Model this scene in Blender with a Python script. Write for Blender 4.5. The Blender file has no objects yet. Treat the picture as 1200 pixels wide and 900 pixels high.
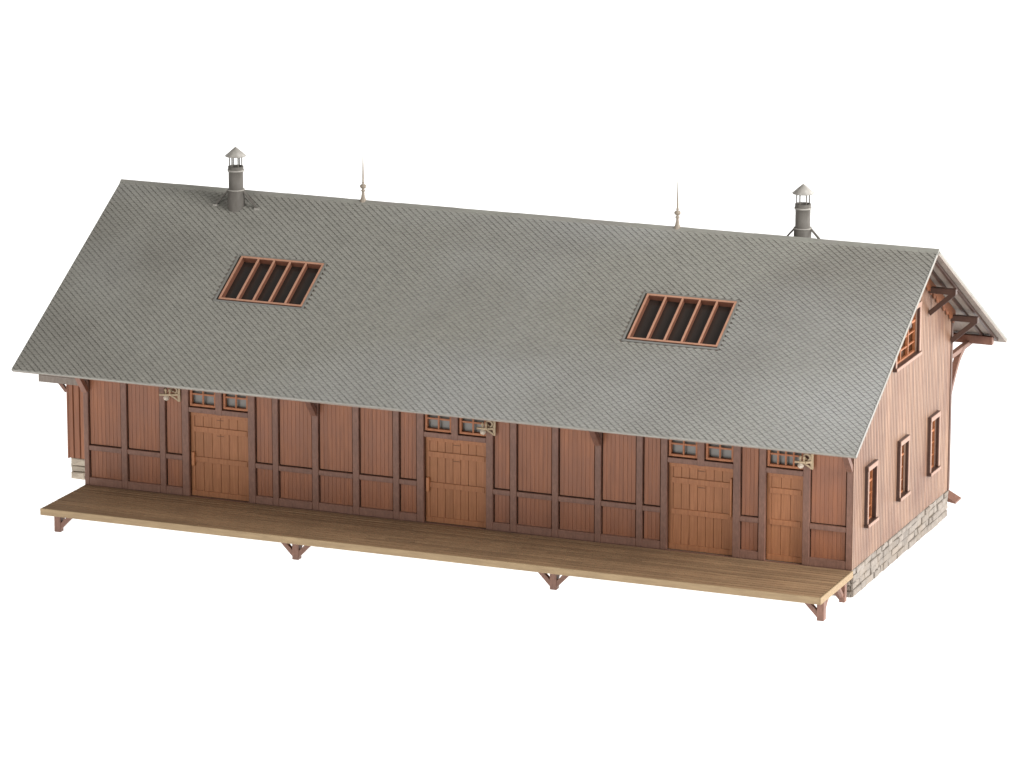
import bpy, math, random
from mathutils import Vector, Matrix
random.seed(7)
S = bpy.context.scene
COL = S.collection

# ------------------------------------------------------------------ camera
YAW, PITCH, ROLL, FPX = -0.38531, 0.24688, 0.00082, 5507.77
fw = Vector((math.sin(YAW)*math.cos(PITCH), math.cos(YAW)*math.cos(PITCH), -math.sin(PITCH)))
rt = Vector((math.cos(YAW), -math.sin(YAW), 0)); up = rt.cross(fw)
r2 = rt*math.cos(ROLL)+up*math.sin(ROLL); u2 = -rt*math.sin(ROLL)+up*math.cos(ROLL)
cd = bpy.data.cameras.new('camera'); cam = bpy.data.objects.new('camera', cd); COL.objects.link(cam)
M = Matrix((r2, u2, -fw)).transposed().to_4x4(); M.translation = Vector((73.0575, -140.6167, 44.3327))
cam.matrix_world = M
cd.sensor_width = 36; cd.sensor_fit = 'HORIZONTAL'; cd.lens = 36*FPX/1200
cd.clip_start = 1; cd.clip_end = 2000
S.camera = cam

# ------------------------------------------------------------------ light: a photo tent over a backlit white table
W = bpy.data.worlds.new('World'); S.world = W; W.use_nodes = True
bg = W.node_tree.nodes['Background']
bg.inputs[0].default_value = (1.0, 0.985, 0.96, 1); bg.inputs[1].default_value = 0.26
S.view_settings.view_transform = 'Standard'; S.view_settings.look = 'None'
S.view_settings.exposure = 0; S.view_settings.gamma = 1

def softbox(name, loc, target, size, w, col=(1, 1, 1)):
    d = Vector(target)-Vector(loc)
    l = bpy.data.lights.new(name, 'AREA'); l.shape = 'SQUARE'; l.size = size
    l.energy = w*math.pi**2*d.length**2; l.color = col
    o = bpy.data.objects.new(name, l); COL.objects.link(o)
    o.location = loc; o.rotation_euler = d.to_track_quat('-Z', 'Y').to_euler()
    return o
softbox('key_softbox', (92, 72, 16), (28, 5, 5), 45, 1.12, (1, .97, .93))
softbox('top_softbox', (88, -20, 46), (18, 2, 7), 36, 1.2, (1, .99, .97))
softbox('front_softbox', (-25, -120, 22), (12, 0, 3), 50, .27, (1, .97, .92))
under = softbox('table_underlight', (14, 40, -6), (14, 40, 0), 620, 1)
under.data.energy = math.pi*620*620*2.05

# ------------------------------------------------------------------ materials
def lin(h):
    f = lambda c: c/12.92 if c <= .04045 else ((c+.055)/1.055)**2.4
    return tuple(f(int(h[i:i+2], 16)/255) for i in (0, 2, 4))+(1,)
def mat_new(name):
    m = bpy.data.materials.new(name); m.use_nodes = True
    nt = m.node_tree; b = nt.nodes['Principled BSDF']
    return m, nt, b
def N(nt, t, **kw):
    n = nt.nodes.new(t)
    for k, v in kw.items(): setattr(n, k, v)
    return n
def mixc(nt, fac, a, b, mode='MIX'):
    n = N(nt, 'ShaderNodeMix', data_type='RGBA', blend_type=mode)
    for s, v in ((n.inputs[0], fac), (n.inputs[6], a), (n.inputs[7], b)):
        if hasattr(v, 'links') or isinstance(v, bpy.types.NodeSocket): nt.links.new(v, s)
        else: s.default_value = v
    return n.outputs[2]
def noise(nt, vec, scale, detail=3, rough=.55):
    n = N(nt, 'ShaderNodeTexNoise'); n.inputs['Scale'].default_value = scale
    n.inputs['Detail'].default_value = detail; n.inputs['Roughness'].default_value = rough
    nt.links.new(vec, n.inputs['Vector']); return n.outputs['Fac']
def mapped(nt, sc, src='Object'):
    tc = N(nt, 'ShaderNodeTexCoord'); mp = N(nt, 'ShaderNodeMapping')
    mp.inputs['Scale'].default_value = sc; nt.links.new(tc.outputs[src], mp.inputs['Vector'])
    return mp.outputs['Vector']
def ramp(nt, fac, lo, hi):
    n = N(nt, 'ShaderNodeMapRange'); n.inputs[1].default_value = lo; n.inputs[2].default_value = hi
    nt.links.new(fac, n.inputs[0]); return n.outputs[0]

def surf(name, dark, light, grain=(1, 1, 1), gs=6, rough=.5, bump=.25, spec=.4, patch=None, patch_scale=.6, dist=.02, metal=0, sheen_patch=None):
    """a mottled painted or bare material: grain noise between two colours, times the per-face 'tint', plus broad stains and painted pale sheen"""
    m, nt, b = mat_new(name)
    g = noise(nt, mapped(nt, grain), gs, 5, .65)
    c = mixc(nt, ramp(nt, g, .3, .7), lin(dark), lin(light))
    if patch:
        p = noise(nt, mapped(nt, (1, 1, 1)), patch_scale, 3, .6)
        c = mixc(nt, ramp(nt, p, .45, .72), c, lin(patch))
    if sheen_patch:
        p = noise(nt, mapped(nt, (.75, 1, 1)), sheen_patch[1], 2, .5)
        c = mixc(nt, ramp(nt, p, .44, .78), c, lin(sheen_patch[0]))
    at = N(nt, 'ShaderNodeAttribute', attribute_name='tint')
    cv = N(nt, 'ShaderNodeCombineColor')
    for i in range(3): nt.links.new(at.outputs['Fac'], cv.inputs[i])
    c = mixc(nt, 1.0, c, cv.outputs[0], 'MULTIPLY')
    nt.links.new(c, b.inputs['Base Color'])
    b.inputs['Roughness'].default_value = rough; b.inputs['Specular IOR Level'].default_value = spec
    b.inputs['Metallic'].default_value = metal
    if bump:
        bp = N(nt, 'ShaderNodeBump'); bp.inputs['Strength'].default_value = bump; bp.inputs['Distance'].default_value = dist
        nt.links.new(noise(nt, mapped(nt, grain), gs*1.7, 4, .7), bp.inputs['Height'])
        nt.links.new(bp.outputs[0], b.inputs['Normal'])
    return m
M_plank = surf('reddish_plank', '825036', '9b6241', (6, 6, .35), 2.2, .45, .3, .5, '885841', .5)
M_gable = surf('lit_gable_plank', '583b2d', 'b0896e', (16, 16, .07), 2.3, .42, .35, .6, '75503d', .45)  # plank colour with the end wall's overexposed pallor painted in
M_timber = surf('dark_brown_timber', '6f4f41', '896455', (3, 3, 1), 4, .5, .25, .45, '6a4c42', .8)
M_door = surf('tan_door_board', '94603f', 'ad754f', (7, 7, .4), 2.5, .5, .25, .4, '996641', .9)
M_sash = surf('orange_brown_sash', '94593a', 'ad7049', (2, 2, 2), 4, .5, .1, .4)
M_caselit = surf('lit_casing_face', '8a6653', 'a88370', (3, 3, .8), 4, .38, .15, .6)  # paler brown for casing fronts, light painted into the colour
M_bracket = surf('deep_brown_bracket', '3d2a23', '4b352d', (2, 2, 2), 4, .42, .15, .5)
M_litbrace = surf('lit_brown_brace', '7a5343', '8e6553', (2, 2, 2), 4, .5, .15, .4)  # lighter copy of the timber, painting the light on the left brace
M_stone = surf('pale_rubble_stone', '7b736c', '958d85', (1, 1, 1), 5, .75, .5, .25, '897e73', 1.4, .04)
M_litstone = surf('lit_annex_stone', 'a4998a', 'beb3a3', (1, 1, 1), 5, .75, .5, .25, 'ada08f', 1.4, .04)  # lighter copy of the rubble stone, standing in for missing fill light
M_mortar = surf('dark_mortar', '655a4d', '7d7263', (1, 1, 1), 6, .9, .4, .2)
M_deck = surf('olive_brown_deck_board', '866b52', 'a38667', (.35, 5, 5), 2.4, .6, .3, .3, '8a7056', .5)
M_fascia = surf('light_deck_edge', '917b5f', 'a58e6e', (.4, 3, 3), 3, .6, .2, .3)
M_slate = surf('grey_slate_shingle', '999790', 'a4a29a', (1, 1, 1), 4, .42, .2, .45, '8f8c85', .16, sheen_patch=('b0b0ae', .13))  # second patch paints the roof's broad satin sheen as paler grey
M_ridge = surf('grey_ridge_sheet', '86857e', '999890', (.4, 2, 2), 4, .45, .15, .45, '8f8b86', .5)
M_under = surf('grey_brown_soffit', '80756d', '958b82', (4, .5, 1), 3, .6, .2, .3)
M_pipe = surf('grey_brown_sheet_pipe', '5a5651', '6b6762', (1, 1, .4), 5, .6, .15, .25)
M_cap = surf('pale_grey_metal_cap', '8a8680', 'a09c96', (1, 1, 1), 5, .5, .15, .5)
M_fin = surf('pale_bronze_finial', '857a6d', '998d7f', (1, 1, 1), 5, .4, .1, .5)
M_lamp = surf('cream_bracket', 'a08d72', 'bba688', (1, 1, 1), 6, .45, .1, .45)
M_white = surf('off_white_porcelain', 'c0b2a0', 'd2c6b6', (1, 1, 1), 6, .3, 0, .5)
M_skyframe = surf('copper_brown_skylight_frame', '6a4231', '7c5140', (1, 1, 1), 5, .5, .1, .4)
M_skylit = surf('lit_copper_top', 'b28269', 'c4957d', (1, 1, 1), 5, .5, .1, .4)  # paler copy of the frame copper, light on top faces painted in
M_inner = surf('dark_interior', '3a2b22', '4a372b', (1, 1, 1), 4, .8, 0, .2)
def pane_mat(name, col, rough, spec=.5):
    m = surf(name, col, col, (1, 1, 1), 3, rough, .04, spec); return m
M_darkglass = pane_mat('dark_skylight_glass', '332b27', .22)
M_greyglass = pane_mat('grey_window_glass', '7d7a76', .2)
M_amber = pane_mat('dark_amber_glass', '38200f', .25, .2)

m_table, nt, b = mat_new('backlit_white_acrylic')
nt.nodes.remove(b)
tr = N(nt, 'ShaderNodeBsdfTranslucent'); df = N(nt, 'ShaderNodeBsdfDiffuse'); mx = N(nt, 'ShaderNodeMixShader')
tr.inputs[0].default_value = (.94, .935, .925, 1); df.inputs[0].default_value = (.9, .9, .9, 1)
mx.inputs[0].default_value = .4
nt.links.new(tr.outputs[0], mx.inputs[1]); nt.links.new(df.outputs[0], mx.inputs[2])
nt.links.new(mx.outputs[0], nt.nodes['Material Output'].inputs[0])

# ------------------------------------------------------------------ mesh helpers
ORG = {}
class MB:
    def __init__(s): s.v = []; s.f = []; s.t = []; s.s = []
    def add(s, vs, fs, tint=1., smooth=False):
        n = len(s.v); s.v += [tuple(p) for p in vs]
        for f in fs: s.f.append(tuple(i+n for i in f)); s.t.append(tint); s.s.append(smooth)
    def box(s, x0, x1, y0, y1, z0, z1, tint=1.):
        s.add([(x0,y0,z0),(x1,y0,z0),(x1,y1,z0),(x0,y1,z0),(x0,y0,z1),(x1,y0,z1),(x1,y1,z1),(x0,y1,z1)],
              [(0,3,2,1),(4,5,6,7),(0,1,5,4),(1,2,6,5),(2,3,7,6),(3,0,4,7)], tint); return s
    def beam(s, a, b, w, h, upv=(0, 0, 1), tint=1.):
        a, b = Vector(a), Vector(b); d = (b-a).normalized(); u = Vector(upv)
        sd = d.cross(u).normalized(); u = sd.cross(d)
        vs = [p+sd*i*w/2+u*j*h/2 for p in (a, b) for i, j in ((-1,-1),(1,-1),(1,1),(-1,1))]
        s.add(vs, [(0,3,2,1),(4,5,6,7),(0,1,5,4),(1,2,6,5),(2,3,7,6),(3,0,4,7)], tint); return s
    def prism(s, poly, off, tint=1.):
        n = len(poly); off = Vector(off); ps = [Vector(p) for p in poly]
        s.add(ps+[p+off for p in ps], [tuple(range(n))[::-1], tuple(range(n, 2*n))]+[(i, (i+1) % n, (i+1) % n+n, i+n) for i in range(n)], tint); return s
    def lathe(s, c, prof, seg=24, tint=1., axis='z'):
        c = Vector(c); vs = []; fs = []
        for r, z in prof:
            for k in range(seg):
                a = 2*math.pi*k/seg; p = (r*math.cos(a), r*math.sin(a), z)
                if axis == 'x': p = (z, p[0], p[1])
                if axis == 'y': p = (p[0], z, p[1])
                vs.append(c+Vector(p))
        for i in range(len(prof)-1):
            for k in range(seg):
                k2 = (k+1) % seg; fs.append((i*seg+k, i*seg+k2, (i+1)*seg+k2, (i+1)*seg+k))
        s.add(vs, fs, tint, True)
        s.add([vs[k] for k in range(seg)], [tuple(range(seg))[::-1]], tint)
        s.add(vs[-seg:], [tuple(range(seg))], tint); return s
def obj(name, mb, mat, parent=None, bev=0):
    xs, ys, zs = zip(*mb.v); o0 = Vector(((min(xs)+max(xs))/2, (min(ys)+max(ys))/2, min(zs)))
    me = bpy.data.meshes.new(name); me.from_pydata([Vector(p)-o0 for p in mb.v], [], mb.f)
    me.attributes.new('tint', 'FLOAT', 'FACE').data.foreach_set('value', mb.t)
    me.polygons.foreach_set('use_smooth', mb.s)
    me.materials.append(mat); me.update()
    o = bpy.data.objects.new(name, me); COL.objects.link(o); ORG[o.name] = o0
    if parent: o.parent = parent; o.location = o0-ORG[parent.name]
    else: o.location = o0
    if bev:
        md = o.modifiers.new('soft_edges', 'BEVEL'); md.width = bev; md.segments = 1; md.limit_method = 'ANGLE'
    return o
def thing(name, label, cat, loc, group=None):
    o = bpy.data.objects.new(name, None); COL.objects.link(o); o.location = loc; ORG[o.name] = Vector(loc)
    o['label'] = label; o['category'] = cat
    if group: o['group'] = group
    return o
def jit(a): return 1+random.uniform(-a, a)

# ------------------------------------------------------------------ setting: the backlit table top
L, D, ZP = 28.0, 10.76, 0.955
tb = MB(); tb.add([(-290,-260,-.004),(320,-260,-.004),(320,345,-.004),(-290,345,-.004)], [(0,1,2,3)])
t = obj('ground', tb, m_table); t['kind'] = 'structure'

# ------------------------------------------------------------------ the shed
SL = math.radians(30.07); TS, CS, SN = math.tan(SL), math.cos(SL), math.sin(SL)
EX, ZE, X1, X2 = 3.118, 5.70, -1.08, 29.07
YR = D/2; ZR = ZE+(YR+EX)*TS
def roofz(y): return ZE+(y+EX)*TS if y <= YR else ZR-(y-YR)*TS
shed = thing('freight_shed', 'long brown timber goods shed with a grey slate gable roof, two chimneys and two skylights', 'building', (L/2, YR, 0))

def boards(mb, P, u0, u1, zfun, pitch, holes=(), tint=.07, g=.018, gd=.022):
    n = max(1, round((u1-u0)/pitch)); w = (u1-u0)/n
    for i in range(n):
        a, b = u0+i*w, u0+(i+1)*w; za, zb = zfun(a), zfun(b); t = jit(tint)
        iv = [(None, None)]; cuts = sorted((h[2], h[3]) for h in holes if h[0] < (a+b)/2 < h[1])
        segs = []; lo = za[0]
        for c0, c1 in cuts: segs.append((lo, lo, c0, c0)); lo = c1
        segs.append((lo if cuts else za[0], lo if cuts else zb[0], za[1], zb[1]))
        for l0, l1, h0, h1 in segs:
            if min(h0, h1) <= max(l0, l1): continue
            tt = t*jit(.02)
            mb.add([P(a,l0,-gd),P(a+g,l0,0),P(b-g,l1,0),P(b,l1,-gd),P(a,h0,-gd),P(a+g,h0,0),P(b-g,h1,0),P(b,h1,-gd)],
                   [(1,2,6,5)], tt)
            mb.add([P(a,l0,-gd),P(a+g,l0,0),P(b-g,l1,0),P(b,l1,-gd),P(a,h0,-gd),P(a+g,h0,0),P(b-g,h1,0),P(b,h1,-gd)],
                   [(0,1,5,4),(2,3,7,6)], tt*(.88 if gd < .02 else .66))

# ---- front wall -------------------------------------------------------------
YB = 0.10                                            # plank plane, timbers stand proud of it at y=0
POSTS = [(-.01,.17),(1.43,1.65),(2.92,3.13),(3.77,4.03),(6.28,6.54),(7.2,7.41),(8.68,8.91),(10.19,10.42),(11.68,11.9),(12.55,12.81),
         (15.08,15.33),(15.95,16.18),(17.46,17.68),(18.99,19.21),(20.46,20.68),(21.32,21.55),(23.85,24.1),(24.75,24.98),(26.27,26.51),(27.77,27.985)]
DOORS = [(4.03,6.28),(12.81,15.08),(21.55,23.85),(24.98,26.27)]
mb = MB(); PF = lambda u, z, d: (u, YB-d, z)
ZT = roofz(YB)-.32
for (a, b), (c, d) in zip(POSTS[:-1], POSTS[1:]):
    if any(abs(b-q[0]) < .02 for q in DOORS): continue
    boards(mb, PF, b+.03, c-.05, lambda u: (ZP-.05, 2.3), .152, (), .06, .007, .008)
    boards(mb, PF, b+.03, c-.05, lambda u: (2.415, ZT), .152, (), .06, .007, .008)
for q in DOORS: mb.box(q[0]-.05, q[1]+.05, YB, YB+.06, 5.15, ZT)
mb.box(0, .03, .1, D-.07, ZP-.05, ZT); mb.box(.03, L-.2, D-.06, D, ZP-.05, ZT)
front = obj('front_wall', mb, M_plank, shed)
obj('wall_lining', MB().box(.04, L-.3, .25, .3, ZP+.051, ZT-.01), M_inner, front)
for x0, x1 in POSTS:
    obj('post', MB().box(x0, x1, 0, .14, ZP+.001, ZT, jit(.06)), M_timber, shed, .014)
for (a, b), (c, d) in zip(POSTS[:-1], POSTS[1:]):
    if any(abs(b-q[0]) < .02 for q in DOORS): continue
    obj('rail', MB().box(b+.001, c-.001, .012, .13, 2.205, 2.385, jit(.06)), M_timber, shed, .012)
    obj('sole_plate', MB().box(b+.001, c-.001, .006, .13, ZP+.001, 1.235, jit(.06)), M_timber, shed, .012)
obj('sill_beam', MB().box(-.01, L-.03, -.004, .099, ZP-.34, ZP-.002), M_timber, shed)
obj('wall_plate', MB().box(0, L-.02, .02, .2, ZT-.25, ZT, 1), M_timber, shed)

def make_door(x0, x1, side):
    z0, z1, y = ZP+.002, 3.95, .2
    m = MB(); w = .15
    n = round((x1-x0-2*w)/.3); pw = (x1-x0-2*w)/n
    for i in range(n):
        a, b = x0+w+i*pw, x0+w+(i+1)*pw; t = jit(.06); g = .009
        m.add([(a,y+.03,z0),(a+g,y,z0),(b-g,y,z0),(b,y+.03,z0),(a,y+.03,z1),(a+g,y,z1),(b-g,y,z1),(b,y+.03,z1)], [(1,2,6,5)], t)
        m.add([(a,y+.03,z0),(a+g,y,z0),(b-g,y,z0),(b,y+.03,z0),(a,y+.03,z1),(a+g,y,z1),(b-g,y,z1),(b,y+.03,z1)], [(0,1,5,4),(2,3,7,6)], t*.88)
    for a, b in ((x0, x0+w), (x1-w, x1)): m.box(a, b, y-.022, y+.06, z0, z1, jit(.05))
    dr = obj('door', m, M_door, shed)
    for a, b in ((z0, z0+.19), (2.17, 2.36), (3.24, 3.43), (3.80, 3.95)):
        full = a < 1 or a > 3.6
        obj('cross_rail', MB().box(x0+(.003 if full else w*.7), x1-(.003 if full else w*.7), y-.045, y-.001, a, b, jit(.04)), M_door, dr, .008)
    if x1-x0 > 2:
        for z in (3.70, 3.14):
            obj('grip', MB().box((x0+x1)/2-.14, (x0+x1)/2+.12, y-.012, y-.001, z, z+.022, .45), M_door, dr)
    if side: obj('handle', MB().box(x0+.05 if side < 0 else x1-.13, x0+.16 if side < 0 else x1-.06, y-.12, y-.02, 2.03 if side < 0 else 2.3, 2.52 if side < 0 else 3.6, 1.25), M_door, dr, .012)
    return dr
for (x0, x1), s in zip(DOORS, (-1, -1, 1, 0)): make_door(x0, x1, s)
for x0, x1 in DOORS:
    obj('lintel', MB().box(x0+.001, x1-.001, .012, .2, 3.952, 4.13, jit(.05)), M_timber, shed, .012)

def make_front_window(x0, x1, cols):
    z0, z1, fwd = 4.135, 5.14, .085
    m = MB(); x0 += .03
    m.box(x0, x0+fwd, .07, .2, z0+.03, z1); m.box(x1-fwd, x1-.01, .07, .2, z0+.03, z1)
    m.box(x0+fwd, x1-fwd, .065, .2, z0+.03, z0+.03+fwd); m.box(x0+fwd, x1-fwd, .065, .2, z1-fwd, z1)
    w = obj('window', m, M_sash, shed, .008)
    a, b = x0+fwd, x1-fwd
    for k in range(1, cols):
        x = a+(b-a)*k/cols; obj('mullion', MB().box(x-.028, x+.028, .085, .14, z0+.03+fwd, z1-fwd), M_sash, w)
    obj('glazing_bar', MB().box(a, b, .092, .15, 4.565, 4.62), M_sash, w)
    obj('pane', MB().box(a-.02, b+.02, .235, .247, z0+.05, z1-.03), M_greyglass, w)
    return w
FW = [(4.03,5.06,2),(5.30,6.28,2),(12.81,13.82,2),(14.06,15.08,2),(21.55,22.60,2),(22.84,23.85,2),(24.98,26.27,4)]
for a in FW: make_front_window(*a)
for x0, x1 in ((5.06,5.30),(13.82,14.06),(22.60,22.84)):
    obj('window_post', MB().box(x0, x1, -.002, .16, 3.94, 5.15, 1), M_timber, shed, .012)

# ---- end wall (right gable) -----------------------------------------------
WINS = [(1.22,2.26),(4.72,5.74),(8.16,9.22)]
GW = (4.02, 6.74, 6.72, 8.55)
holes = [(a+.11, b-.11, 2.2, 4.02) for a, b in WINS]+[(GW[0]+.1, GW[1]-.1, GW[2]+.05, GW[3]-.1)]
mb = MB(); PE = lambda u, z, d: (L+d, u, z)
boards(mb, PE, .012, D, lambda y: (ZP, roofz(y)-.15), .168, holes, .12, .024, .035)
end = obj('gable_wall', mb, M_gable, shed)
obj('corner_board', MB().box(27.99, L+.006, -.006, .011, ZP, roofz(0)-.4), M_gable, shed)
obj('corner_board', MB().box(L-.1, L+.03, D-.12, D+.05, ZP, roofz(D)-.3, .55), M_timber, shed, .01)
def make_end_window(y0, y1, z0, z1, cols, rows, top, thick=.11, proud=.10):
    m = MB(); X = L
    m.box(X-.26, X+proud, y0, y0+thick, z0+.1, z1-.17, 1); m.box(X-.26, X+proud, y1-thick, y1, z0+.1, z1-.17, 1)
    m.box(X-.26, X+proud+.012, y0-.01, y1+.01, z1-.17, z1, 1.05)
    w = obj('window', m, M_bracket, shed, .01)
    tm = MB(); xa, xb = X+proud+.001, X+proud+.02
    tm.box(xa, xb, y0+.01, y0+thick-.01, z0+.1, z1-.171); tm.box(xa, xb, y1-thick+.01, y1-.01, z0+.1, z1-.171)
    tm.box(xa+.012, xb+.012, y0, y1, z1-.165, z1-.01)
    obj('lit_front', tm, M_caselit, w)  # thin plates added to paint the lit front of the dark casing
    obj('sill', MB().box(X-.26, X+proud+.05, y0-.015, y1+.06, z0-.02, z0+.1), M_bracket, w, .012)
    obj('sill_lit_front', MB().box(X+proud+.051, X+proud+.07, y0-.01, y1+.055, z0-.01, z0+.09), M_caselit, w)
    a, b, c, d = y0+thick, y1-thick, z0+.1, z1-.17
    f = .06
    sm = MB(); sm.box(X-.13, X-.04, a, a+f, c, d); sm.box(X-.13, X-.04, b-f, b, c, d)
    sm.box(X-.13, X-.042, a+f, b-f, c, c+f); sm.box(X-.13, X-.042, a+f, b-f, d-f, d)
    obj('sash', sm, M_sash, w)
    for k in range(1, cols):
        y = a+(b-a)*k/cols; big = cols == 3 and False
        obj('mullion', MB().box(X-.13, X-.035, y-.035, y+.035, c+f, d-f), M_sash, w)
    zt = c+(d-c)*top
    obj('transom', MB().box(X-.13, X-.03, a+f, b-f, zt-.035, zt+.035, 1.1), M_sash, w)
    for k in range(1, rows):
        z = c+(zt-c)*k/rows
        obj('glazing_bar', MB().box(X-.13, X-.06, a+f, b-f, z-.02, z+.02), M_sash, w)
    obj('pane', MB().box(X-.16, X-.135, a, b, c, d), M_amber, w)
    return w
for a, b in WINS: make_end_window(a, b, 2.1, 4.16, 2, 3, .74)
make_end_window(GW[0], GW[1], GW[2], GW[3], 3, 3, .7, .13, .09)

# scalloped board under the rake
for sgn in (-1, 1):
    m = MB(); n = 14; y_in, y_out = YR+sgn*.05, YR+sgn*(YR+.1)
    top, bot, amp = [], [], .2
    for k in range(n):
        ya, yb = y_in+(y_out-y_in)*k/n, y_in+(y_out-y_in)*(k+1)/n
        for q in range(6):
            tq = q/6; y = ya+(yb-ya)*tq
            bot.append((L+.035, y, roofz(y)-.44-amp*abs(math.sin(math.pi*tq))))
    yb = y_out; bot.append((L+.035, yb, roofz(yb)-.44))
    for i in range(len(bot)-1):
        a, b2 = bot[i], bot[i+1]
        m.prism([a, b2, (a[0], b2[1], roofz(b2[1])-.15), (a[0], a[1], roofz(a[1])-.15)], (.045, 0, 0))
    obj('scalloped_board', m, M_plank, shed)

# ---- plinth -----------------------------------------------------------------
def stones(mb, P, u0, u1, z0, z1, courses=4):
    hs = [jit(.18) for _ in range(courses)]; s = sum(hs); z = z0
    for h in hs:
        h = h/s*(z1-z0); u = u0
        while u < u1-.02:
            w = random.choice((.34, .46, .6, .78))*jit(.18)
            if u+w > u1-.22: w = u1-u
            d = random.uniform(.03, .09); g = .014; j = lambda: random.uniform(-.032, .032)
            c = [(u+g+j(), z+g+j()*.6), (u+w-g+j(), z+g+j()*.6), (u+w-g+j(), z+h-g+j()*.6), (u+g+j(), z+h-g+j()*.6)]
            cu, cz = u+w/2, z+h/2
            inn = [(cu+(a-cu)*.86+j()*.4, cz+(b-cz)*.74+j()*.4) for a, b in c]
            t = jit(.13)
            mb.add([P(a, b, -.02) for a, b in c]+[P(a, b, d*.72+j()*.3) for a, b in c]+[P(a, b, d+j()*.5) for a, b in inn],
                   [(0,1,5,4),(1,2,6,5),(2,3,7,6),(3,0,4,7),(4,5,9,8),(5,6,10,9),(6,7,11,10),(7,4,8,11),(8,9,10,11)], t)
            u += w
        z += h
m = MB(); m.box(.2, L-.03, .1, D-.1, .0, ZP-.004)
pl = obj('plinth', m, M_mortar, shed)
m = MB(); stones(m, lambda u, z, d: (L-.03+d, u, z), .06, D-.05, .01, ZP-.01); stones(m, lambda u, z, d: (u, .1-d, z), 26.2, L-.05, .01, ZP-.16)
obj('stonework', m, M_stone, pl)
obj('floor_slab', MB().box(.05, L-.28, .26, D-.15, ZP-.003, ZP+.05), M_inner, shed)

# ---- roof -------------------------------------------------------------------
SKY = [(4.86, 8.08, .58, 2.54), (19.80, 23.05, .55, 2.52)]            # x0, x1, y0, y1 on the front slope
def slope_pt(side):
    if side > 0: return lambda x, t, h: (x, -EX+t*CS-h*SN, ZE+t*SN+h*CS)
    return lambda x, t, h: (x, D+EX-t*CS+h*SN, ZE+t*SN+h*CS)
TL = (YR+EX)/CS
def yt(y): return (y+EX)/CS
def roof_slab(side, hs):
    P = slope_pt(side); m = MB()
    xs = sorted({X1, X2, *[h[0] for h in hs], *[h[1] for h in hs]}); ts = sorted({0, TL-.002, *[h[2] for h in hs], *[h[3] for h in hs]})
    for xa, xb in zip(xs[:-1], xs[1:]):
        for ta, tb_ in zip(ts[:-1], ts[1:]):
            if any(h[0] < (xa+xb)/2 < h[1] and h[2] < (ta+tb_)/2 < h[3] for h in hs): continue
            vs = [P(x, t, h) for h in (-.11, -.012) for x, t in ((xa,ta),(xb,ta),(xb,tb_),(xa,tb_))]
            m.add(vs, [(0,3,2,1),(4,5,6,7),(0,1,5,4),(1,2,6,5),(2,3,7,6),(3,0,4,7)])
    return m
WX, WT = .2555, .2150
def shingles(side, hs):
    P = slope_pt(side); m = MB(); H = .048
    nx = int((X2-X1)/WX)+2; ntt = int(TL/WT)+2
    clx = lambda x: min(max(x, X1+.005), X2-.005); clt = lambda t: min(max(t, -.03), TL-.05)
    for r in range(2*ntt):
        t = r*WT/2
        for i in range(nx):
            x = X1+i*WX+(WX/2 if r % 2 else 0)
            if x-WX/2 > X2 or t-WT/2 > TL: continue
            if any(h[0]-.075 < x < h[1]+.075 and h[2]-.065 < t < h[3]+.065 for h in hs): continue
            k = jit(.025); hb = H*jit(.1); e = .006
            l, rr, tp, bt = (clx(x-WX/2+e), t), (clx(x+WX/2-e), t), (clx(x), t+WT/2), (clx(x+random.uniform(-.006,.006)), t-WT/2+e)
            if rr[0]-l[0] < .02 or clt(t+WT/2)-clt(t-WT/2) < .02: continue
            q = lambda p, h: P(p[0], clt(p[1]), h)
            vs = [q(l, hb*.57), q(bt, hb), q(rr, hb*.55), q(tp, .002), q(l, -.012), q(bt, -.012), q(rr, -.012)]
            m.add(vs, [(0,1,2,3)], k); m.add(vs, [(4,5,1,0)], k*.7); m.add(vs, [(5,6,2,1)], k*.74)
    return m
for side in (1, -1):
    hs = [(a, b, yt(c), yt(d)) for a, b, c, d in SKY] if side > 0 else []
    rf = obj('roof', roof_slab(side, hs), M_under, shed)
    obj('slate_covering', shingles(side, hs), M_slate, rf)
    if side > 0:
        P = slope_pt(1); m = MB()
        xs = [X1-.01]+[X1+k*3.02+random.uniform(-.9, .9) for k in range(1, 10)]+[X2+.01]
        for xa, xb in zip(xs[:-1], xs[1:]):
            d = random.uniform(-.008, .014); e = random.uniform(-.012, .01)
            m.prism([P(xa,-.03-e,-.035+d), P(xa,-.03-e,.012+d), P(xa,-.002,.02+d), P(xa,-.002,-.035+d)], (xb-xa-.004, 0, 0), jit(.12))
        obj('eave_edge', m, M_ridge, rf)
    P = slope_pt(side)
    for xa, xb in ((X1-.004, X1+.02), (X2-.02, X2+.004)):
        m = MB(); vs = [P(x, t, h) for h in (-.05, .036) for x, t in ((xa,-.03),(xb,-.03),(xb,TL-.1),(xa,TL-.1))]
        m.add(vs, [(0,3,2,1),(4,5,6,7),(0,1,5,4),(1,2,6,5),(2,3,7,6),(3,0,4,7)], .7)
        obj('verge_strip', m, M_slate, rf)
    for a, b, c, d in hs:
        w = .075; ring = []
        for h, o in ((.04, 0), (.04, w), (-.04, w), (-.04, 0)):
            ring += [P(x, t, h) for x, t in ((a-o, c-o), (b+o, c-o), (b+o, d+o), (a-o, d+o))]
        m = MB(); m.add(ring, [(q*4+k, q*4+(k+1) % 4, (q+1) % 4*4+(k+1) % 4, (q+1) % 4*4+k) for q in range(4) for k in range(4)], .62)
        obj('flashing', m, M_slate, rf)
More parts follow.
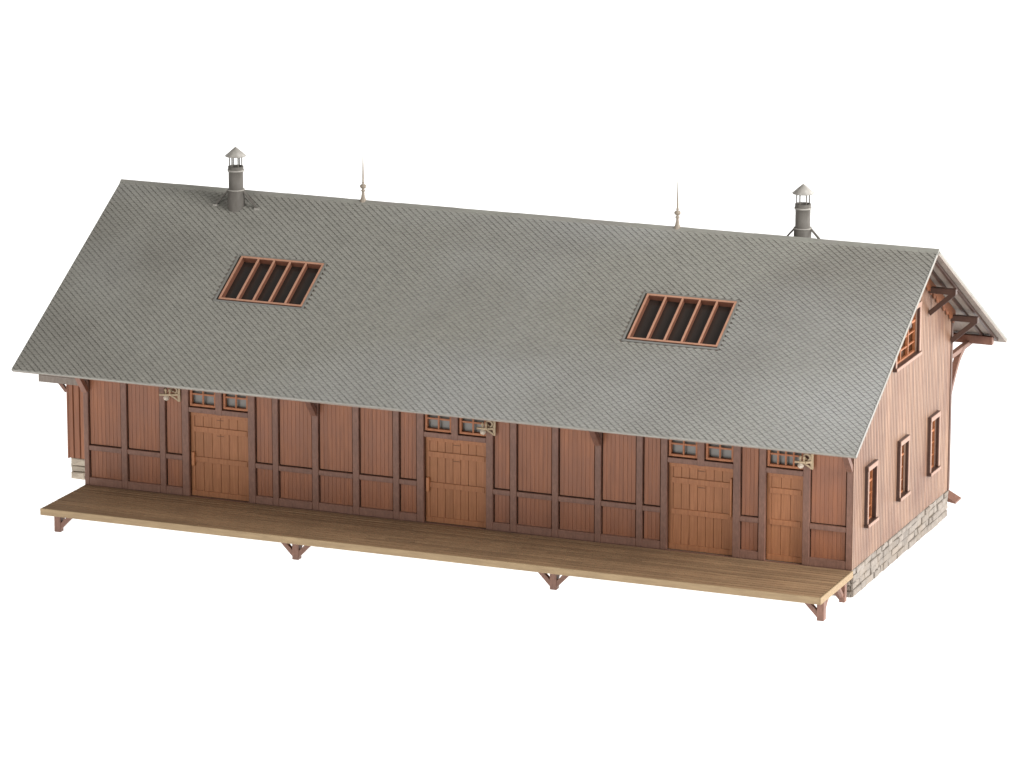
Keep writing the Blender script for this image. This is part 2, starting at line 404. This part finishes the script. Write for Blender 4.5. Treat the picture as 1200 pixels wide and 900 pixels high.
# ridge cap in overlapping lengths
m = MB(); x = X1-.02; n = 14; w = (X2-X1+.04)/n
for k in range(n):
    a, b2 = x+k*w, x+(k+1)*w+.02; h = .03+.006*(k % 2)
    poly = [(a, YR-.15, ZR-.15*TS+h), (a, YR, ZR+h+.035), (a, YR+.15, ZR-.15*TS+h), (a, YR+.15, ZR-.15*TS-.03), (a, YR, ZR-.01), (a, YR-.15, ZR-.15*TS-.03)]
    m.prism(poly, (min(b2, X2+.02)-a, 0, 0), jit(.04))
obj('ridge_cap', m, M_ridge, shed)
# rafters, purlins and brackets of the gable overhang
for side in (1, -1):
    P = slope_pt(side)
    for x0, x1, dk in ((28.76, 28.86, .1), (28.36, 28.44, .1)):
        m = MB(); vs = [P(x, t, h) for h in (-.11-dk, -.111) for x, t in ((x0,.35),(x1,.35),(x1,TL-.1),(x0,TL-.1))]
        m.add(vs, [(0,3,2,1),(4,5,6,7),(0,1,5,4),(1,2,6,5),(2,3,7,6),(3,0,4,7)])
        obj('rafter', m, M_bracket, shed)
for y in (2.82, 7.94, 10.62):
    z = roofz(y)-.37
    pb = obj('purlin', MB().box(L-.05, 28.96, y-.1, y+.1, z-.2, z), M_bracket, shed, .012)
    obj('brace', MB().beam((28.03, y, z-.92), (28.9, y, z-.14), .17, .17), M_bracket, pb, .012)
for y, xa, xb in ((-2.72, 1.2, 28.55), (D+2.3, -.42, 28.8)):
    z = roofz(y)-.2
    obj('eave_purlin', MB().box(xa, xb, y-.11, y+.11, z-(.16 if y < 0 else .3), z), M_timber, shed, .012)
def eave_brace(x, y, sgn, z0=4.42):
    m = MB(); pts = [(0, z0-.08), (.16, z0+.12), (.5, z0+.52), (1.0, z0+.98), (1.5, z0+1.22)]
    for (a, za), (b, zb) in zip(pts[:-1], pts[1:]):
        hw = .085
        n = Vector((0, -(zb-za), (b-a))).normalized()
        m.beam((x, y+sgn*a, za), (x, y+sgn*b*1.01, zb), .2, .17, (1, 0, 0) if False else (0, 0, 1))
    m.box(x-.09, x+.09, min(y, y+sgn*2.5), max(y, y+sgn*2.5), z0+1.16, z0+1.32)
    return obj('eave_brace', m, M_litbrace if sgn < 0 and x < 1 else M_timber, shed)
for x in (.08, 8.79, 19.1, 27.88): eave_brace(x, -.002, -1)
for x in (.08, 9.3, 18.7, 27.9): eave_brace(x, D+.05, 1)

# ---- skylights ---------------------------------------------------------------
def skylight(h):
    P = slope_pt(1); x0, x1, t0, t1 = h[0]+.05, h[1]-.01, yt(h[2])+.06, yt(h[3])-.01
    def bar(m, xa, xb, ta, tb_, h0, h1, t=1.):
        vs = [P(x, t_, hh) for hh in (h0, h1) for x, t_ in ((xa,ta),(xb,ta),(xb,tb_),(xa,tb_))]
        m.add(vs, [(0,3,2,1),(4,5,6,7),(0,1,5,4),(1,2,6,5),(2,3,7,6),(3,0,4,7)], t)
    f = .07; lo, hi = -.34, .022; m = MB()
    bar(m, x0+.03, x0+.03+f, t0, t1, lo, hi); bar(m, x1-f, x1, t0, t1, lo, hi)
    bar(m, x0+.03+f, x1-f, t0, t0+f, lo, hi); bar(m, x0+.03+f, x1-f, t1-f, t1, lo, hi)
    sk = obj('skylight', m, M_skyframe, shed, .01)
    m = MB(); h0, h1 = hi+.001, hi+.02
    bar(m, x0+.03, x0+.03+f, t0, t1, h0, h1); bar(m, x1-f, x1, t0, t1, h0, h1)
    bar(m, x0+.03+f, x1-f, t0, t0+f, h0, h1); bar(m, x0+.03+f, x1-f, t1-f, t1, h0, h1)
    obj('lit_top', m, M_skylit, sk)  # thin added strips carrying the painted light of the top faces
    a, b = x0+.03+f, x1-f
    for k in range(1, 5):
        x = a+(b-a)*k/5; m = MB(); bar(m, x-.024, x+.024, t0+f, t1-f, -.178, -.01); obj('glazing_bar', m, M_skyframe, sk, .008); m = MB(); bar(m, x-.028, x+.028, t0+f+.001, t1-f-.001, -.009, .03); obj('bar_lit_top', m, M_skylit, sk)
    m = MB(); bar(m, a-.02, b+.02, t0+f-.02, t1-f+.02, -.2, -.18); obj('pane', m, M_darkglass, sk)
    m = MB(); bar(m, x0-.06, x1+.02, t0-.08, t1+.02, -.42, -.35); obj('lining', m, M_inner, sk)
for h in SKY: skylight(h)

# ---- chimneys and finials ------------------------------------------------------
def chimney(cx, cy, ztop, feet):
    zb = ztop-2.5; m = MB()
    m.lathe((cx, cy, 0), [(.30, zb-.3), (.30, ztop-1.53), (.255, ztop-1.51), (.255, ztop-.85), (.27, ztop-.83), (.27, ztop-.68), (.2, ztop-.68), (.2, ztop-.72)], 28)
    ch = obj('chimney', m, M_pipe, shed)
    obj('collar', MB().lathe((cx, cy, 0), [(.25, ztop-.86), (.29, ztop-.86), (.29, ztop-.80), (.275, ztop-.80)], 28), M_cap, ch)
    obj('collar', MB().lathe((cx, cy, 0), [(.25, ztop-1.53), (.31, ztop-1.53), (.31, ztop-1.495), (.26, ztop-1.495)], 28), M_cap, ch)
    for k in range(6):
        a = math.pi*(k+.3)/3; x, y = cx+.215*math.cos(a), cy+.215*math.sin(a)
        obj('cap_post', MB().lathe((x, y, 0), [(.022, ztop-.72), (.022, ztop-.28)], 8), M_pipe, ch)
    obj('cap', MB().lathe((cx, cy, 0), [(.2, ztop-.31), (.36, ztop-.33), (.372, ztop-.31), (.05, ztop-.03), (.012, ztop)], 28), M_cap, ch)
    for dx, dy in feet:
        x, y = cx+dx, cy+dy
        s = obj('strut', MB().beam((cx+dx*.33, cy+dy*.33, ztop-1.52), (x, y, roofz(y)+.02), .1, .05), M_pipe, ch)
        obj('foot_plate', MB().box(x-.09, x+.09, y-.07, y+.07, roofz(y)-.03, roofz(y)+.05), M_cap, ch)
chimney(3.73, 4.68, 12.34, ((-.78, -.02), (.82, -.04), (0, .65)))
chimney(24.09, 6.08, 12.36, ((-.80, .02), (.86, .02), (0, .6)))
for x, top in ((8.27, 12.46), (19.87, 12.42)):
    z = ZR+.03; m = MB()
    m.lathe((x, YR, 0), [(.11, z-.1), (.11, z+.03), (.075, z+.12), (.045, z+.3), (.055, z+.34), (.09, z+.36), (.05, z+.4), (.035, z+.42), (.1, z+.47), (.115, z+.52), (.1, z+.56), (.03, z+.6), (.05, z+.63), (.034, z+.68), (.03, z+.9), (.018, z+1.35), (.004, top)], 16)
    obj('finial', m, M_fin, shed)

# ---- annex on the far left -------------------------------------------------------
AX0, AX1, AY0, AY1 = -2.53, -.02, 3.6, 7.16
m = MB(); boards(m, lambda u, z, d: (u, AY0-d, z), AX0, AX1, lambda u: (.78, 3.62), .25, (), .08, .03, .035)
m.box(AX0, AX0+.04, AY0+.04, AY1, .78, 3.6); m.box(AX0, AX1, AY1-.04, AY1, .78, 3.6)
m.box(AX0-.0, AX0+.05, AY0-.02, AY0+.04, .76, 3.6)
an = obj('annex', m, M_plank, shed)
m = MB(); m.box(AX0+.12, AX1, AY0+.1, AY1-.1, 0, .78); obj('annex_plinth', m, M_mortar, an)
m = MB(); stones(m, lambda u, z, d: (u, AY0+.09-d, z), AX0+.08, AX1, .0, .77, 3); stones(m, lambda u, z, d: (AX0+.12-d, u, z), AY0+.1, AY1-.1, .0, .77, 3)
obj('annex_stonework', m, M_litstone, an)
m = MB(); y0, ym, y1 = AY0-.55, (AY0+AY1)/2, AY1+.55
m.prism([(AX0-.82, y0, 3.62), (AX0-.82, ym, 4.75), (AX0-.82, y1, 3.62), (AX0-.82, y1, 3.86), (AX0-.82, ym, 5.0), (AX0-.82, y0, 3.86)], (AX1-AX0+.8, 0, 0))
obj('annex_roof', m, M_under, an)
obj('annex_brace', MB().beam((AX0-.02, AY0+.06, 3.2), (AX0-.42, AY0+.06, 3.66), .12, .12, (0, 1, 0)), M_timber, an)

# ------------------------------------------------------------------ loading platform
plat = thing('loading_platform', 'long low plank loading platform on braced posts along the front of the shed', 'platform', (14, -1.65, 0))
PX0, PX1, PY = -.02, 28.06, -3.34
m = MB(); n = 14; w = (-.006-(PY+.05))/n
for i in range(n):
    a = PY+.05+i*w; x = PX0+.02
    cuts = sorted(random.uniform(3, 25) for _ in range(3)); xs = [PX0+.02]+cuts+[PX1-.08]
    for xa, xb in zip(xs[:-1], xs[1:]):
        m.box(xa, xb-.012, a+.019, a+w-.019, ZP-.1, ZP-.006+random.uniform(-.007, .004), jit(.16))
m.box(PX0+.03, PX1-.09, PY+.06, -.012, ZP-.13, ZP-.06, .35)
dk = obj('deck', m, M_deck, plat)
obj('front_edge', MB().box(PX0, PX1-.07, PY, PY+.05, ZP-.235, ZP+.002), M_fascia, plat, .012)
obj('end_edge', MB().box(PX1-.068, PX1, PY, -.03, ZP-.235, ZP+.001), M_fascia, plat, .012)
obj('long_beam', MB().box(PX0-.0, PX1-.12, -2.74, -2.54, ZP-.36, ZP-.135), M_timber, plat, .01)
obj('long_beam', MB().box(PX0+.1, PX1-.12, -.52, -.36, ZP-.34, ZP-.135), M_timber, plat, .01)
for i, x in enumerate((.33, 9.3, 18.61, 27.85)):
    for y in (-2.65, -.44):
        w_ = .12 if y < -1 else .1
        po = obj('post', MB().box(x-w_, x+w_, y-w_-.005, y+w_+.005, 0, ZP-.137, jit(.06)), M_timber, plat, .014)
        for sg in (-1, 1):
            if (i == 0 and sg < 0) or (i == 3 and sg > 0): continue
            obj('brace', MB().beam((x+sg*.03, y-.02, .12), (x+sg*.68, y-.02, ZP-.17), .16, .16, (0, 0, 1)), M_timber, po, .01)
        s2 = 1 if y < -1 else -1
        obj('brace', MB().beam((x, y+s2*.05, .16), (x, y+s2*.62, ZP-.24), .12, .12), M_timber, po, .01)
    obj('cross_beam', MB().box(x-.09, x+.09, PY+.4, -.12, ZP-.33, ZP-.138), M_timber, plat, .01)

# ------------------------------------------------------------------ bracket lamps
def bracket(x, z, tip, label, tilt=0.):
    """a wall plate, a level arm reaching left along the wall, a scroll over it and a white knob under it"""
    t = thing('bracket_lamp', label, 'lamp', (x, -.003, z), 'cream bracket lamps under the eave')
    ln = x-tip
    obj('wall_plate', MB().box(x-.05, x+.05, -.06, -.004, z-.26, z+.26), M_lamp, t, .01)
    y = -.17
    obj('arm', MB().beam((x-.02, -.03, z-.02), (x-ln*.35, y, z-.01), .09, .08).beam((x-ln*.33, y, z-.01), (x-ln, y-.06, z+tilt), .1, .065), M_lamp, t, .008)
    m = MB(); pts = []
    for k in range(15):
        a = math.radians(-70+k*25); r = .14-.0045*k
        pts.append((x-.17+r*math.cos(a), -.09, z+.15+r*math.sin(a)*.8))
    for p, q in zip(pts[:-1], pts[1:]): m.beam(p, q, .05, .05, (0, 1, 0))
    m.beam((x-.03, -.06, z-.2), (x-.26, -.12, z-.05), .05, .05)
    obj('scroll', m, M_lamp, t)
    kx = x-ln*.62
    obj('knob', MB().lathe((kx, y-.03, z-.05), [(.03, .03), (.06, .0), (.1, -.05), (.105, -.1), (.075, -.15), (.02, -.175)], 16), M_white, t)
    for q in (.42, .66): obj('peg', MB().lathe((x-ln*q, y-.02, z), [(.03, 0), (.03, .09), (.045, .1), (.045, .17), (.02, .2)], 12), M_lamp, t)
bracket(3.70, 4.56, 3.06, 'cream bracket lamp below the eave, left of the transom windows over the leftmost wide door', -.03)
bracket(15.40, 4.52, 14.86, 'cream bracket lamp overlapping the transom window at the middle wide door')
bracket(26.58, 4.50, 26.05, 'cream bracket lamp overlapping the four pane window over the narrow single door')

# ------------------------------------------------------------------ ramp behind the shed
rp = thing('timber_ramp', 'small brown timber ramp whose tip shows behind the far corner of the stone plinth', 'ramp', (27.2, 11.6, 0))
m = MB(); m.prism([(26.2, 11.0, 0), (27.4, 11.0, 0), (27.4, 11.0, .52), (28.2, 11.0, .38), (28.2, 11.0, .44), (27.4, 11.0, .86), (26.2, 11.0, .86)], (0, .7, 0), 1.1)
obj('ramp_body', m, M_timber, rp, .01)
obj('ramp_deck', MB().box(26.2, 27.38, 10.98, 11.72, .862, .9), M_deck, rp)
